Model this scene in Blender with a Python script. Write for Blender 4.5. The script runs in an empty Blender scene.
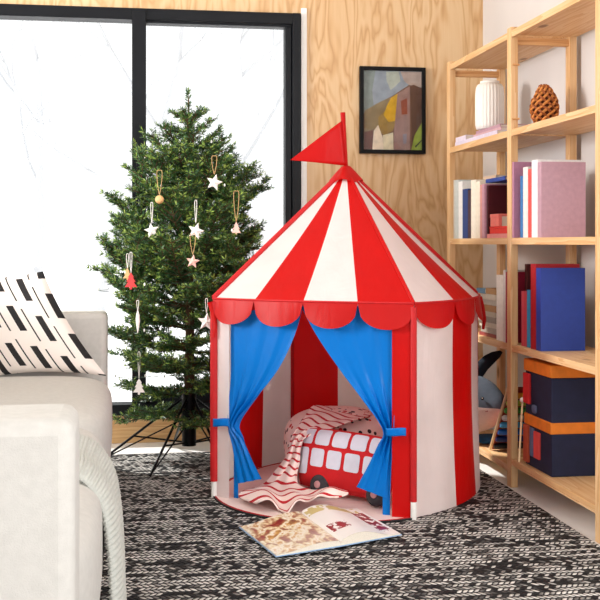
import bpy, bmesh, math, random
from mathutils import Vector
PI = math.pi
SC = bpy.context.scene
COL = SC.collection
random.seed(7)

# ------------------------------------------------------------------ camera frame
F = 1100.0                     # focal length in pixels of a 600 px wide frame
CX, HY, CZ = 300.0, 243.0, 0.95
TH = math.atan(0.158)
c, s = math.cos(TH), math.sin(TH)

def W(xc, d, z):               # distance right of the lens axis, distance ahead, height -> room
    return Vector((xc*c + d*s, -xc*s + d*c, z))
def P(px, py, d):
    return W((px-CX)/F*d, d, CZ-(py-HY)/F*d)
def onfloor(px, py, z=0.0):
    return P(px, py, (CZ-z)*F/(py-HY))
def y_at(px, X):               # room Y of a point at room X seen in column px
    k = (px-CX)/F
    return (X*c-k*X*s)/(s+k*c)
def x_at(px, Y):
    k = (px-CX)/F
    return Y*(s+k*c)/(c-k*s)
def z_at(py, X, Y):
    return CZ-(py-HY)/F*(X*s+Y*c)

# ------------------------------------------------------------------ materials
def lin(v):
    v /= 255.0
    return v/12.92 if v <= 0.04045 else ((v+0.055)/1.055)**2.4
def rgb(*t):
    return (lin(t[0]), lin(t[1]), lin(t[2]), 1.0)

class NT:
    def __init__(self, name):
        self.m = bpy.data.materials.new(name); self.m.use_nodes = True
        self.t = self.m.node_tree; self.n = self.t.nodes; self.b = self.n['Principled BSDF']
        self.out = self.n['Material Output']
    def node(self, typ, **kw):
        q = self.n.new(typ)
        for k, v in kw.items():
            if k.startswith('i_'):
                q.inputs[k[2:].replace('_', ' ')].default_value = v
            else:
                setattr(q, k, v)
        return q
    def link(self, a, b): self.t.links.new(a, b)
    def math(self, op, a, b=None, c_=None):
        q = self.n.new('ShaderNodeMath'); q.operation = op
        for i, v in enumerate((a, b, c_)):
            if v is None: continue
            if isinstance(v, (int, float)): q.inputs[i].default_value = v
            else: self.link(v, q.inputs[i])
        return q.outputs[0]
    def coords(self, which='Object', scale=(1, 1, 1)):
        tc = self.n.new('ShaderNodeTexCoord'); mp = self.n.new('ShaderNodeMapping')
        mp.inputs['Scale'].default_value = scale
        self.link(tc.outputs[which], mp.inputs['Vector'])
        return mp.outputs['Vector']
    def ramp(self, fac, stops, interp='LINEAR'):
        r = self.n.new('ShaderNodeValToRGB'); r.color_ramp.interpolation = interp
        e = r.color_ramp.elements
        while len(e) < len(stops): e.new(0.5)
        for q, (p_, col) in zip(e, stops):
            q.position = p_; q.color = col
        self.link(fac, r.inputs['Fac'])
        return r.outputs['Color']
    def noise(self, vec, scale, detail=2.0, rough=0.5, dist=0.0):
        q = self.n.new('ShaderNodeTexNoise')
        q.inputs['Scale'].default_value = scale; q.inputs['Detail'].default_value = detail
        q.inputs['Roughness'].default_value = rough; q.inputs['Distortion'].default_value = dist
        self.link(vec, q.inputs['Vector'])
        return q.outputs['Fac']
    def bump(self, h, strength=0.3, dist=0.01):
        q = self.n.new('ShaderNodeBump'); q.inputs['Strength'].default_value = strength
        q.inputs['Distance'].default_value = dist
        self.link(h, q.inputs['Height']); self.link(q.outputs['Normal'], self.b.inputs['Normal'])
        return q.outputs['Normal']
    def mix(self, fac, a, b):
        q = self.n.new('ShaderNodeMix'); q.data_type = 'RGBA'
        if isinstance(fac, (int, float)): q.inputs[0].default_value = fac
        else: self.link(fac, q.inputs[0])
        for sock, v in ((q.inputs[6], a), (q.inputs[7], b)):
            if isinstance(v, tuple): sock.default_value = v
            else: self.link(v, sock)
        return q.outputs[2]
    def base(self, colour): self.link(colour, self.b.inputs['Base Color'])

_cache = {}
def plain(name, col, rough=0.6, var=0.08, nscale=30.0, bump=0.0, bscale=200.0, metal=0.0, spec=0.4):
    """matte surface with a little procedural mottling"""
    if name in _cache: return _cache[name]
    t = NT(name); co = t.coords()
    a = rgb(*col)
    lo = tuple(max(0, v*(1-var)) for v in a[:3])+(1,); hi = tuple(min(1, v*(1+var)) for v in a[:3])+(1,)
    t.base(t.ramp(t.noise(co, nscale, 3), [(0.3, lo), (0.7, hi)]))
    t.b.inputs['Roughness'].default_value = rough; t.b.inputs['Metallic'].default_value = metal
    t.b.inputs['Specular IOR Level'].default_value = spec
    if bump: t.bump(t.noise(co, bscale, 3), bump, 0.003)
    _cache[name] = t.m
    return t.m

def nylon(name, col, trans=0.25, rough=0.42):
    t = NT(name); co = t.coords()
    a = rgb(*col); lo = tuple(v*0.93 for v in a[:3])+(1,)
    colr = t.ramp(t.noise(co, 8, 2), [(0.3, lo), (0.7, a)])
    t.base(colr)
    t.b.inputs['Roughness'].default_value = rough; t.b.inputs['Specular IOR Level'].default_value = 0.25
    w = t.noise(t.coords('Object', (1, 1, 0.35)), 16, 3, 0.5, 0.6)
    nrm = t.bump(w, 0.35, 0.012)
    tr = t.n.new('ShaderNodeBsdfTranslucent'); t.link(colr, tr.inputs['Color'])
    mx = t.n.new('ShaderNodeMixShader'); mx.inputs[0].default_value = trans
    t.link(t.b.outputs[0], mx.inputs[1]); t.link(tr.outputs[0], mx.inputs[2])
    t.link(mx.outputs[0], t.out.inputs['Surface'])
    return t.m

def wood(name, axis, light, mid, dark, freq=14.0):
    """pine with long grain along an axis and a few knots"""
    t = NT(name)
    sc = [1.0, 1.0, 1.0]; sc[axis] = 0.06
    co = t.coords('Object', tuple(sc))
    n = t.noise(co, freq, 3, 0.55, 0.4)
    rings = t.math('FRACT', t.math('MULTIPLY', n, 7.0))
    fine = t.noise(t.coords('Object', tuple(v*1.0 for v in sc)), 140, 2)
    v = t.math('ADD', t.math('MULTIPLY', rings, 0.5), t.math('MULTIPLY', fine, 0.3))
    colr = t.ramp(v, [(0.1, light), (0.55, mid), (0.98, dark)])
    kn = t.n.new('ShaderNodeTexVoronoi'); kn.inputs['Scale'].default_value = 5.0
    sk = [1.0, 1.0, 1.0]; sk[axis] = 0.5
    t.link(t.coords('Object', tuple(sk)), kn.inputs['Vector'])
    km = t.ramp(kn.outputs['Distance'], [(0.05, (1, 1, 1, 1)), (0.10, (0, 0, 0, 1))])
    t.base(t.mix(km, colr, tuple(v*0.55 for v in dark[:3])+(1,)))
    t.b.inputs['Roughness'].default_value = 0.5
    t.bump(v, 0.08, 0.002)
    return t.m

def plywood(name):
    t = NT(name)
    co = t.coords('Object', (1.0, 1.0, 0.20))
    n = t.noise(co, 7.0, 3.0, 0.5, 0.5)
    rings = t.math('FRACT', t.math('MULTIPLY', n, 9.5))
    tri = t.math('ABSOLUTE', t.math('SUBTRACT', t.math('MULTIPLY', rings, 2.0), 1.0))
    tri = t.math('POWER', tri, 2.2)
    broad = t.noise(t.coords('Object', (1, 1, 0.35)), 2.4, 2)
    fine = t.noise(t.coords('Object', (1, 1, 0.03)), 120, 2)
    v = t.math('ADD', t.math('MULTIPLY', tri, 0.50), t.math('MULTIPLY', broad, 0.40))
    v = t.math('ADD', v, t.math('MULTIPLY', fine, 0.22))
    t.base(t.ramp(v, [(0.22, rgb(229, 197, 154)), (0.52, rgb(216, 176, 128)), (0.95, rgb(196, 148, 98))]))
    t.b.inputs['Roughness'].default_value = 0.5
    return t.m

def glass(name, refl=0.06):
    t = NT(name)
    t.n.remove(t.b)
    tr = t.n.new('ShaderNodeBsdfTransparent'); tr.inputs[0].default_value = (0.97, 0.98, 0.98, 1)
    gl = t.n.new('ShaderNodeBsdfGlossy'); gl.inputs['Roughness'].default_value = 0.03
    nz = t.noise(t.coords(), 3.0); fac = t.math('MULTIPLY', nz, refl*2)
    mx = t.n.new('ShaderNodeMixShader'); t.link(fac, mx.inputs[0])
    t.link(tr.outputs[0], mx.inputs[1]); t.link(gl.outputs[0], mx.inputs[2]); t.link(mx.outputs[0], t.out.inputs['Surface'])
    return t.m

def rug_material():
    t = NT('woven_rug_yarn')
    tc = t.n.new('ShaderNodeTexCoord'); sp = t.n.new('ShaderNodeSeparateXYZ')
    t.link(tc.outputs['Object'], sp.inputs[0])
    x, y = sp.outputs[0], sp.outputs[1]
    wob = t.noise(t.coords('Object', (1, 1, 1)), 4.0, 1)
    yy = t.math('ADD', t.math('MULTIPLY', y, 1/0.026), t.math('MULTIPLY', wob, 0.9))
    row = t.math('FLOOR', yy); f = t.math('FRACT', yy)
    par = t.math('SUBTRACT', t.math('MULTIPLY', t.math('MODULO', row, 2.0), 2.0), 1.0)
    slant = t.math('MULTIPLY', t.math('MULTIPLY', t.math('SUBTRACT', f, 0.5), par), 0.9)
    xx = t.math('ADD', t.math('ADD', t.math('MULTIPLY', x, 1/0.0165), slant), t.math('MULTIPLY', row, 0.37))
    cell = t.math('FLOOR', xx); fx = t.math('FRACT', xx)
    cv = t.n.new('ShaderNodeCombineXYZ'); t.link(cell, cv.inputs[0]); t.link(row, cv.inputs[1])
    wn = t.n.new('ShaderNodeTexWhiteNoise'); wn.noise_dimensions = '3D'; t.link(cv.outputs[0], wn.inputs['Vector'])
    st = t.n.new('ShaderNodeCombineXYZ')
    t.link(t.math('MULTIPLY', x, 4.5), st.inputs[0]); t.link(t.math('MULTIPLY', row, 0.83), st.inputs[1])
    streak = t.noise(st.outputs[0], 1.0, 2, 0.6)
    band = t.noise(t.coords('Object', (0.5, 5.0, 1)), 1.6, 2)
    v = t.math('ADD', t.math('MULTIPLY', t.math('SUBTRACT', wn.outputs['Value'], 0.5), 0.42), streak)
    v = t.math('ADD', v, t.math('MULTIPLY', t.math('SUBTRACT', band, 0.5), 0.55))
    yarn = t.ramp(v, [(0.36, rgb(30, 29, 30)), (0.42, rgb(112, 109, 106)), (0.50, rgb(200, 195, 189)), (0.75, rgb(238, 233, 227))])
    ex = t.math('MULTIPLY', t.math('ABSOLUTE', t.math('SUBTRACT', fx, 0.5)), 2.0)
    ey = t.math('MULTIPLY', t.math('ABSOLUTE', t.math('SUBTRACT', f, 0.5)), 2.0)
    ed = t.math('POWER', t.math('ADD', t.math('POWER', ex, 3.0), t.math('POWER', ey, 3.0)), 0.3333)
    gap = t.ramp(ed, [(0.66, (0, 0, 0, 1)), (0.84, (1, 1, 1, 1))])
    h = t.math('SUBTRACT', 1.0, t.math('POWER', ed, 2.0))
    t.base(t.mix(gap, yarn, rgb(30, 29, 30)))
    t.b.inputs['Roughness'].default_value = 0.7; t.b.inputs['Specular IOR Level'].default_value = 0.25
    t.bump(h, 0.8, 0.012)
    return t.m

def uv_nodes(t):
    u = t.n.new('ShaderNodeUVMap'); sp = t.n.new('ShaderNodeSeparateXYZ'); t.link(u.outputs[0], sp.inputs[0])
    return u.outputs[0], sp.outputs[0], sp.outputs[1]

def dash_fabric():
    t = NT('cream_cotton_black_dashes'); uv, u, v = uv_nodes(t)
    uu = t.math('MULTIPLY', u, 5.2); colm = t.math('FLOOR', uu); fu = t.math('FRACT', uu)
    wn = t.n.new('ShaderNodeTexWhiteNoise'); wn.noise_dimensions = '1D'; t.link(colm, wn.inputs['W'])
    vv = t.math('FRACT', t.math('ADD', t.math('MULTIPLY', v, 2.6), wn.outputs['Value']))
    m1 = t.math('LESS_THAN', fu, 0.30); m2 = t.math('LESS_THAN', vv, 0.62)
    wide = t.math('MULTIPLY', m1, m2)
    thin = t.math('MULTIPLY', t.math('LESS_THAN', t.math('ABSOLUTE', t.math('SUBTRACT', fu, 0.72)), 0.035), t.math('LESS_THAN', vv, 0.8))
    t.base(t.mix(t.math('MAXIMUM', wide, thin), rgb(238, 226, 218), rgb(30, 27, 28)))
    t.b.inputs['Roughness'].default_value = 0.85
    t.bump(t.noise(t.coords(), 400, 2), 0.25, 0.002)
    return t.m

def stripe_knit():
    t = NT('white_knit_red_stripes'); uv, u, v = uv_nodes(t)
    f = t.math('FRACT', t.math('ADD', t.math('MULTIPLY', v, 1/0.031), t.math('MULTIPLY', t.noise(uv, 12, 1), 0.35)))
    m = t.math('LESS_THAN', f, 0.27)
    t.base(t.mix(m, rgb(244, 222, 214), rgb(188, 24, 38)))
    t.b.inputs['Roughness'].default_value = 0.9
    t.bump(t.noise(uv, 260, 2), 0.4, 0.003)
    return t.m

def dot_fabric():
    t = NT('white_cotton_speckled'); co = t.coords()
    vo = t.n.new('ShaderNodeTexVoronoi'); vo.inputs['Scale'].default_value = 34.0; t.link(co, vo.inputs['Vector'])
    m = t.math('LESS_THAN', vo.outputs['Distance'], 0.30)
    sp = t.n.new('ShaderNodeSeparateColor'); t.link(vo.outputs['Color'], sp.inputs[0])
    dot = t.mix(t.math('GREATER_THAN', sp.outputs[0], 0.6), rgb(28, 26, 30), rgb(200, 40, 44))
    t.base(t.mix(m, rgb(246, 226, 218), dot)); t.b.inputs['Roughness'].default_value = 0.85
    return t.m

def page_print(name, mode):
    t = NT(name); uv, u, v = uv_nodes(t)
    n = t.noise(uv, 4.5, 2.5, 0.55, 0.6); n2 = t.noise(uv, 11.0, 3, 0.6)
    pic = t.ramp(t.math('ADD', t.math('MULTIPLY', n, 0.7), t.math('MULTIPLY', n2, 0.3)),
                 [(0.36, rgb(140, 30, 30)), (0.43, rgb(176, 112, 70)), (0.48, rgb(236, 214, 166)), (0.53, rgb(250, 244, 230)), (0.58, rgb(218, 168, 84)), (0.65, rgb(130, 62, 48))], 'LINEAR')
    white = rgb(248, 243, 238)
    if mode == 'full':
        m = t.ramp(t.math('ADD', v, t.math('MULTIPLY', n, 0.5)), [(0.45, (0, 0, 0, 1)), (0.75, (1, 1, 1, 1))])
        t.base(t.mix(m, t.mix(0.25, pic, white), pic))
    else:
        # small red picture near the fold, a red building at the outer edge and pale foliage at the top
        def box(u0, u1, v0, v1):
            a = t.math('MULTIPLY', t.math('GREATER_THAN', u, u0), t.math('LESS_THAN', u, u1))
            b = t.math('MULTIPLY', t.math('GREATER_THAN', v, v0), t.math('LESS_THAN', v, v1))
            return t.math('MULTIPLY', a, b)
        m1 = t.math('MULTIPLY', box(0.04, 0.34, 0.22, 0.42), t.math('LESS_THAN', n2, 0.53))
        m2 = t.math('MULTIPLY', box(0.74, 0.95, 0.12, 0.80), t.math('LESS_THAN', n2, 0.56))
        m3 = t.math('MULTIPLY', box(0.02, 0.9, 0.80, 0.98), t.math('LESS_THAN', n, 0.52))
        a = t.mix(m3, white, rgb(214, 196, 130))
        a = t.mix(m2, a, rgb(140, 28, 34))
        t.base(t.mix(m1, a, rgb(158, 36, 44)))
    t.b.inputs['Roughness'].default_value = 0.35
    return t.m

M = dict(
    red=nylon('red_nylon', (212, 14, 12), 0.38), white=nylon('white_nylon', (248, 238, 234), 0.40),
    blue=nylon('blue_nylon', (0, 122, 214), 0.25, 0.36), scallop=nylon('red_scallop_nylon', (200, 20, 18), 0.30),
    dred=plain('dark_red_webbing', (180, 14, 20), 0.6, 0.1),
    ply=plywood('birch_plywood'), wallwhite=plain('white_wall_paint', (218, 212, 209), 0.8, 0.02, 4, 0.05),
    black=plain('black_window_metal', (15, 17, 22), 0.5, 0.1, 8, 0, 200, 0, 0.2), floor=plain('white_floor_paint', (238, 235, 232), 0.35, 0.03, 3, 0.05, 40),
    pane=glass('window_glass'), picglass=glass('picture_glass', 0.03),
    rug=rug_material(),
    pine_z=wood('pine_upright', 2, rgb(236, 198, 150), rgb(222, 174, 120), rgb(196, 136, 84)),
    pine_y=wood('pine_board', 1, rgb(236, 198, 150), rgb(222, 174, 120), rgb(196, 136, 84)),
    pine_x=wood('pine_rail', 0, rgb(232, 184, 130), rgb(214, 156, 98), rgb(184, 122, 70)),
    oak=wood('oak_baseboard', 0, rgb(214, 176, 126), rgb(196, 152, 100), rgb(160, 116, 70)),
    ceil=plain('ceiling_paint', (240, 238, 234), 0.9, 0.02, 4),
    sofa=plain('cream_sofa_linen', (194, 190, 184), 0.9, 0.04, 60, 0.25, 500),
    knit=plain('pale_grey_knit', (190, 190, 183), 0.95, 0.05, 90, 0.3, 500),
    dash=dash_fabric(), stripe=stripe_knit(), dots=dot_fabric(),
    metal=plain('black_steel', (20, 20, 22), 0.35, 0.1, 20, 0, 1, 0.6),
    bark=plain('fir_bark', (92, 66, 46), 0.9, 0.25, 40, 0.5, 80),
    twine=plain('tan_twine', (196, 160, 112), 0.9, 0.15, 200),
    cord_white=plain('white_cord', (232, 228, 222), 0.7, 0.05),
    orn_white=plain('white_ceramic', (246, 240, 234), 0.45, 0.03),
    orn_wood=plain('pale_wood', (222, 176, 120), 0.6, 0.12, 40),
    orn_pink=plain('pink_tinted_wood', (236, 190, 176), 0.6, 0.08, 40),
    orn_red=plain('red_painted_wood', (214, 62, 62), 0.5, 0.08, 40),
    snow=plain('snow', (250, 250, 252), 0.9, 0.02, 1.0),
    washed_bark=plain('washed_out_bark', (203, 204, 207), .9, .03, 6.0),  # pale bark tone, the blown-out daylight is put into its colour
)

# ------------------------------------------------------------------ mesh builder
class MB:
    def __init__(self): self.v = []; self.f = []; self.mi = []; self.uv = None
    def add(self, vs, fs, mi=0, uvs=None):
        b = len(self.v)
        self.v += [tuple(q) for q in vs]
        if uvs is not None:
            if self.uv is None: self.uv = [(0, 0)]*b
            self.uv += uvs
        elif self.uv is not None: self.uv += [(0, 0)]*len(vs)
        for k in fs: self.f.append(tuple(b+i for i in k)); self.mi.append(mi)
        return self
    def hexa(self, p, mi=0):     # eight corners: bottom ring then top ring
        return self.add(p, [(3, 2, 1, 0), (4, 5, 6, 7), (0, 1, 5, 4), (1, 2, 6, 5), (2, 3, 7, 6), (3, 0, 4, 7)], mi)
    def box(self, x0, x1, y0, y1, z0, z1, mi=0):
        return self.hexa([(x0, y0, z0), (x1, y0, z0), (x1, y1, z0), (x0, y1, z0), (x0, y0, z1), (x1, y0, z1), (x1, y1, z1), (x0, y1, z1)], mi)
    def tube(self, pts, r, n=8, mi=0, close=False):
        pts = [Vector(q) for q in pts]; m = len(pts)
        rr = r if isinstance(r, (list, tuple)) else [r]*m
        up = None; vs = []
        for i in range(m):
            a = pts[i-1] if (i or close) else pts[i]; b = pts[(i+1) % m] if (i < m-1 or close) else pts[i]
            t = (b-a); t = t.normalized() if t.length > 1e-9 else Vector((0, 0, 1))
            if up is None: up = Vector((0, 0, 1)) if abs(t.z) < .9 else Vector((1, 0, 0))
            e = t.cross(up); e = e.normalized() if e.length > 1e-6 else Vector((1, 0, 0))
            up = e.cross(t).normalized()
            for k in range(n):
                w = 2*PI*k/n; vs.append(pts[i]+e*math.cos(w)*rr[i]+up*math.sin(w)*rr[i])
        fs = []
        for i in range(m if close else m-1):
            j = (i+1) % m
            for k in range(n):
                l = (k+1) % n; fs.append((i*n+k, i*n+l, j*n+l, j*n+k))
        if not close:
            fs.append(tuple(range(n-1, -1, -1))); fs.append(tuple((m-1)*n+k for k in range(n)))
        return self.add(vs, fs, mi)
    def lathe(self, cen, prof, n=32, mi=0, rib=0.0, nrib=0):
        cen = Vector(cen); vs = []; m = len(prof)
        for (r, z) in prof:
            for k in range(n):
                w = 2*PI*k/n; q = r*(1+rib*math.cos(nrib*w)) if rib else r
                vs.append(cen+Vector((q*math.cos(w), q*math.sin(w), z)))
        fs = [(i*n+k, i*n+(k+1) % n, (i+1)*n+(k+1) % n, (i+1)*n+k) for i in range(m-1) for k in range(n)]
        fs.append(tuple(range(n-1, -1, -1))); fs.append(tuple((m-1)*n+k for k in range(n)))
        return self.add(vs, fs, mi)
    def grid(self, fn, nu, nv, mi=0, uvf=None, mif=None):
        vs = []; uvs = []
        for j in range(nv+1):
            for i in range(nu+1):
                vs.append(fn(i/nu, j/nv)); uvs.append(uvf(i/nu, j/nv) if uvf else (i/nu, j/nv))
        b = len(self.v); self.add(vs, [], mi, uvs)
        for j in range(nv):
            for i in range(nu):
                q = j*(nu+1)+i
                self.f.append((b+q, b+q+1, b+q+nu+2, b+q+nu+1)); self.mi.append(mif((i+.5)/nu, (j+.5)/nv) if mif else mi)
        return self
    def superq(self, cen, rx, ry, rz, e1=0.4, e2=0.4, nu=32, nv=20, mi=0, fn=None):
        cen = Vector(cen); sg = lambda a, e: math.copysign(abs(a)**e, a); vs = []
        for j in range(nv+1):
            ph = -PI/2+PI*j/nv
            for i in range(nu):
                w = 2*PI*i/nu
                p = Vector((rx*sg(math.cos(ph), e1)*sg(math.cos(w), e2), ry*sg(math.cos(ph), e1)*sg(math.sin(w), e2), rz*sg(math.sin(ph), e1)))
                vs.append(cen+(fn(p) if fn else p))
        fs = [(j*nu+i, j*nu+(i+1) % nu, (j+1)*nu+(i+1) % nu, (j+1)*nu+i) for j in range(nv) for i in range(nu)]
        return self.add(vs, fs, mi)
    def prism(self, outline, o, ex, ey, ez, depth, mi=0):   # flat outline with thickness
        o, ex, ey, ez = Vector(o), Vector(ex), Vector(ey), Vector(ez); n = len(outline)
        vs = [o+ex*a+ey*b-ez*depth/2 for a, b in outline]+[o+ex*a+ey*b+ez*depth/2 for a, b in outline]
        return self.add(vs, [tuple(range(n-1, -1, -1)), tuple(range(n, 2*n))]+[(i, (i+1) % n, n+(i+1) % n, n+i) for i in range(n)], mi)
    def build(self, name, mats, parent=None, smooth=35, bevel=0.0, solid=0.0, subsurf=0):
        if not isinstance(mats, (list, tuple)): mats = [mats]
        off = parent_loc(parent) if parent else Vector((0, 0, 0))
        me = bpy.data.meshes.new(name)
        me.from_pydata([(q[0]-off.x, q[1]-off.y, q[2]-off.z) for q in self.v], [], self.f)
        for m in mats: me.materials.append(m)
        me.polygons.foreach_set('material_index', self.mi)
        if self.uv is not None:
            ul = me.uv_layers.new(name='UVMap')
            for l in me.loops: ul.data[l.index].uv = self.uv[l.vertex_index]
        me.update()
        bm = bmesh.new(); bm.from_mesh(me); bmesh.ops.recalc_face_normals(bm, faces=bm.faces); bm.to_mesh(me); bm.free()
        if smooth:
            me.polygons.foreach_set('use_smooth', [True]*len(me.polygons))
            me.set_sharp_from_angle(angle=math.radians(smooth))
        o = bpy.data.objects.new(name, me); COL.objects.link(o)
        if parent: o.parent = parent
        if solid:
            q = o.modifiers.new('thickness', 'SOLIDIFY'); q.thickness = solid; q.offset = 0
        if bevel:
            q = o.modifiers.new('edges', 'BEVEL'); q.width = bevel; q.segments = 3; q.limit_method = 'ANGLE'
        return o

def parent_loc(o):
    v = Vector((0, 0, 0))
    while o: v += o.location; o = o.parent
    return v
def tag(o, label, cat, group=None):
    o['label'] = label; o['category'] = cat
    if group: o['group'] = group
    return o
def thing(name, loc, label, cat, group=None):
    o = bpy.data.objects.new(name, None); COL.objects.link(o); o.location = Vector(loc); o.empty_display_size = 0.05
    return tag(o, label, cat, group)
def struct(o): o['kind'] = 'structure'; return o
def copy_thing(o, loc, label):
    r = o.copy(); COL.objects.link(r); r.location = Vector(loc); r['label'] = label
    for ch in list(o.children):
        q = ch.copy(); COL.objects.link(q); q.parent = r
    return r
def crom(pts, t):              # Catmull-Rom through a list of vectors, t in 0..1
    n = len(pts)-1; x = min(max(t, 0), 1)*n; i = min(int(x), n-1); f = x-i
    p0, p1, p2, p3 = pts[max(i-1, 0)], pts[i], pts[i+1], pts[min(i+2, n)]
    return 0.5*((2*p1)+(p2-p0)*f+(2*p0-5*p1+4*p2-p3)*f*f+(3*p1-p0-3*p2+p3)*f**3)

# ------------------------------------------------------------------ setting
YB, XR = 5.30, 1.765           # back wall, right wall
XL, ZC = -4.2, 2.6
struct(MB().box(XL, XR+.1, -1.0, YB+.1, -.1, 0).build('floor', M['floor'], smooth=0))
struct(MB().box(XL, XR+.1, -0.5, YB+.1, ZC, ZC+.1).build('ceiling', M['ceil'], smooth=0))
struct(MB().box(XR, XR+.1, 2.3, YB+.1, 0, ZC).build('wall_right', M['wallwhite'], smooth=0))
wx0, wx1 = -3.6, x_at(300, YB)                # window opening
wz1 = z_at(8, x_at(100, YB), YB); wz0 = z_at(415, x_at(100, YB), YB)
tx1 = x_at(306.5, YB)
bw = MB().box(wx1, XR, YB, YB+.1, 0, ZC).box(XL, wx0, YB, YB+.1, 0, ZC).box(wx0, wx1, YB, YB+.1, wz1, ZC).box(wx0, wx1, YB, YB+.1, 0, wz0)
struct(bw.build('wall_back', M['ply'], smooth=0))
struct(MB().box(wx0-.1, wx1+.02, YB-.018, YB, 0, wz0-.004).build('baseboard_back', M['oak'], bevel=.003))
struct(MB().box(wx1+.004, tx1, YB-.012, YB, 0, wz1+.03).build('trim_1', plain('white_trim_paint', (250, 247, 243), .5, .01), bevel=.002))
# window with two black framed lights
fr = MB()
fr.box(wx0, wx1, YB-.03, YB+.08, wz1-.055, wz1); fr.box(wx0, wx1, YB-.03, YB+.08, wz0, wz0+.05)
fr.box(wx0, wx0+.07, YB-.03, YB+.08, wz0, wz1)
xs = x_at(285, YB)
fr.box(xs+.032, wx1, YB-.035, YB+.08, wz0, wz1)
win = struct(fr.build('window_1', M['black'], bevel=.004))
mx0, mx1 = x_at(132, YB), x_at(146, YB)
MB().box(mx0, mx1, YB-.04, YB+.08, wz0, wz1-.002).build('mullion', M['black'], win, bevel=.004)
zi = z_at(25, x_at(200, YB), YB)
MB().box(mx1, xs+.032, YB-.015, YB+.06, zi, wz1-.05).box(xs, xs+.030, YB-.015, YB+.06, wz0+.05, zi).box(mx1, xs, YB-.015, YB+.06, wz0+.05, wz0+.11).build('sash', M['black'], win, bevel=.003)
MB().box(mx1, xs, YB+.02, YB+.028, wz0+.06, zi).build('pane', M['pane'], win, smooth=0)
MB().box(wx0+.06, mx0, YB+.02, YB+.028, wz0+.05, wz1-.05).build('pane', M['pane'], win, smooth=0)
# rug
rug = MB(); rug.box(-2.6, 1.455, 0.6, 4.96, 0.0005, 0.010)
tag(rug.build('woven_rug', M['rug'], bevel=.003), 'black and white braided wool rug covering most of the floor', 'rug')

# snow and bare trees outside, bark coloured pale to look overexposed
struct(MB().box(-30, 40, YB+.4, 60, -.5, -.3).build('ground', M['snow'], smooth=0))
def bare_tree(X, Y, h, seed, label):
    rnd = random.Random(seed)
    t = thing('bare_tree', (X, Y, -.3), label, 'tree', 'washed-out trees outside the window')
    tr = MB(); br = MB()
    def grow(mb, p, d, L, r, lev):
        pts = [p.copy()]
        for i in range(5):
            d = (d+Vector((rnd.uniform(-.22, .22), rnd.uniform(-.22, .22), rnd.uniform(-.05, .15)))).normalized()
            pts.append(pts[-1]+d*L/5)
        mb.tube(pts, [r*(1-.13*i) for i in range(6)], 5 if lev else 8)
        if lev < 3:
            for i in range(5 if lev == 0 else 3):
                q = pts[rnd.randint(2 if lev == 0 else 1, 5)]
                e = (d*.6+Vector((rnd.uniform(-1, 1), rnd.uniform(-1, 1), rnd.uniform(-.1, .7)))).normalized()
                grow(br, q, e, L*rnd.uniform(.42, .6), r*.45, lev+1)
    grow(tr, Vector((X, Y, -.35)), Vector((0, 0, 1)), h, h*.018, 0)
    tr.build('trunk', M['washed_bark'], t); br.build('crown', M['washed_bark'], t)
for i, (px, d, h, lab) in enumerate([(95, 15, 5.0, 'faint washed-out bare tree through the left light of the window'),
                                (262, 13, 5.4, 'faint washed-out bare tree behind the glass beside the right stile'),
                                (178, 19, 6.5, 'faint washed-out bare tree outside, behind the fir top'),
                                (30, 21, 6.0, 'faint washed-out bare tree outside the far left of the glass')]):
    q = P(px, 243, d); bare_tree(q.x, q.y, h, 20+i, lab)

# ------------------------------------------------------------------ framed picture
pX0, pX1 = x_at(359, YB), x_at(424.5, YB); pmx = (pX0+pX1)/2
pZ1, pZ0 = z_at(67.5, pmx, YB), z_at(154, pmx, YB)
pic = thing('framed_picture', (pmx, YB-.012, pZ0), 'small abstract painting in a thin black frame on the plywood wall', 'picture')
fw = .019; y0, y1 = YB-.026, YB-.001
MB().box(pX0, pX0+fw, y0, y1, pZ0, pZ1).box(pX1-fw, pX1, y0, y1, pZ0, pZ1).box(pX0+fw, pX1-fw, y0, y1, pZ0, pZ0+fw).box(pX0+fw, pX1-fw, y0, y1, pZ1-fw, pZ1).build('frame', plain('black_frame_lacquer', (13, 13, 15), .5, .08, 30, 0, 200, 0, .15), pic, bevel=.002)
art = MB(); amats = []
def patch(col, pts):
    amats.append(plain('paint_%d_%d_%d' % col, col, .7, .18, 26)); k = len(amats)-1
    w, h = pX1-pX0-2*fw, pZ1-pZ0-2*fw; yy = YB-.012-.0003*k
    vs = [(pX0+fw+(x-78)/342*w, yy, pZ1-fw-(y-70)/475*h) for x, y in pts]
    art.add(vs, [tuple(range(len(vs)))], k)
patch((138, 146, 158), [(78, 70), (420, 70), (420, 545), (78, 545)])
patch((122, 132, 128), [(78, 70), (150, 70), (130, 190), (140, 300), (78, 320)])
patch((168, 172, 160), [(212, 75), (285, 72), (296, 130), (262, 165), (238, 185), (214, 130)])
patch((172, 150, 140), [(296, 72), (420, 72), (420, 165), (345, 152), (318, 130)])
patch((112, 78, 62), [(78, 330), (160, 270), (250, 218), (345, 152), (420, 168), (420, 545), (78, 545)])
patch((134, 116, 86), [(84, 312), (180, 255), (245, 225), (235, 340), (150, 420), (84, 440)])
patch((148, 118, 60), [(165, 350), (215, 300), (276, 365), (250, 430), (200, 460), (168, 430)])
patch((206, 158, 28), [(196, 335), (220, 270), (240, 232), (278, 206), (277, 368), (226, 378)])
patch((150, 116, 110), [(278, 206), (350, 160), (352, 545), (254, 545), (258, 430)])
patch((136, 66, 46), [(298, 250), (334, 232), (336, 328), (302, 332)])
patch((88, 60, 50), [(352, 160), (372, 150), (420, 170), (420, 400), (362, 500)])
patch((104, 62, 54), [(84, 440), (136, 430), (132, 545), (84, 545)])
patch((232, 212, 190), [(130, 545), (138, 432), (164, 396), (190, 470), (196, 545)])
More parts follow.
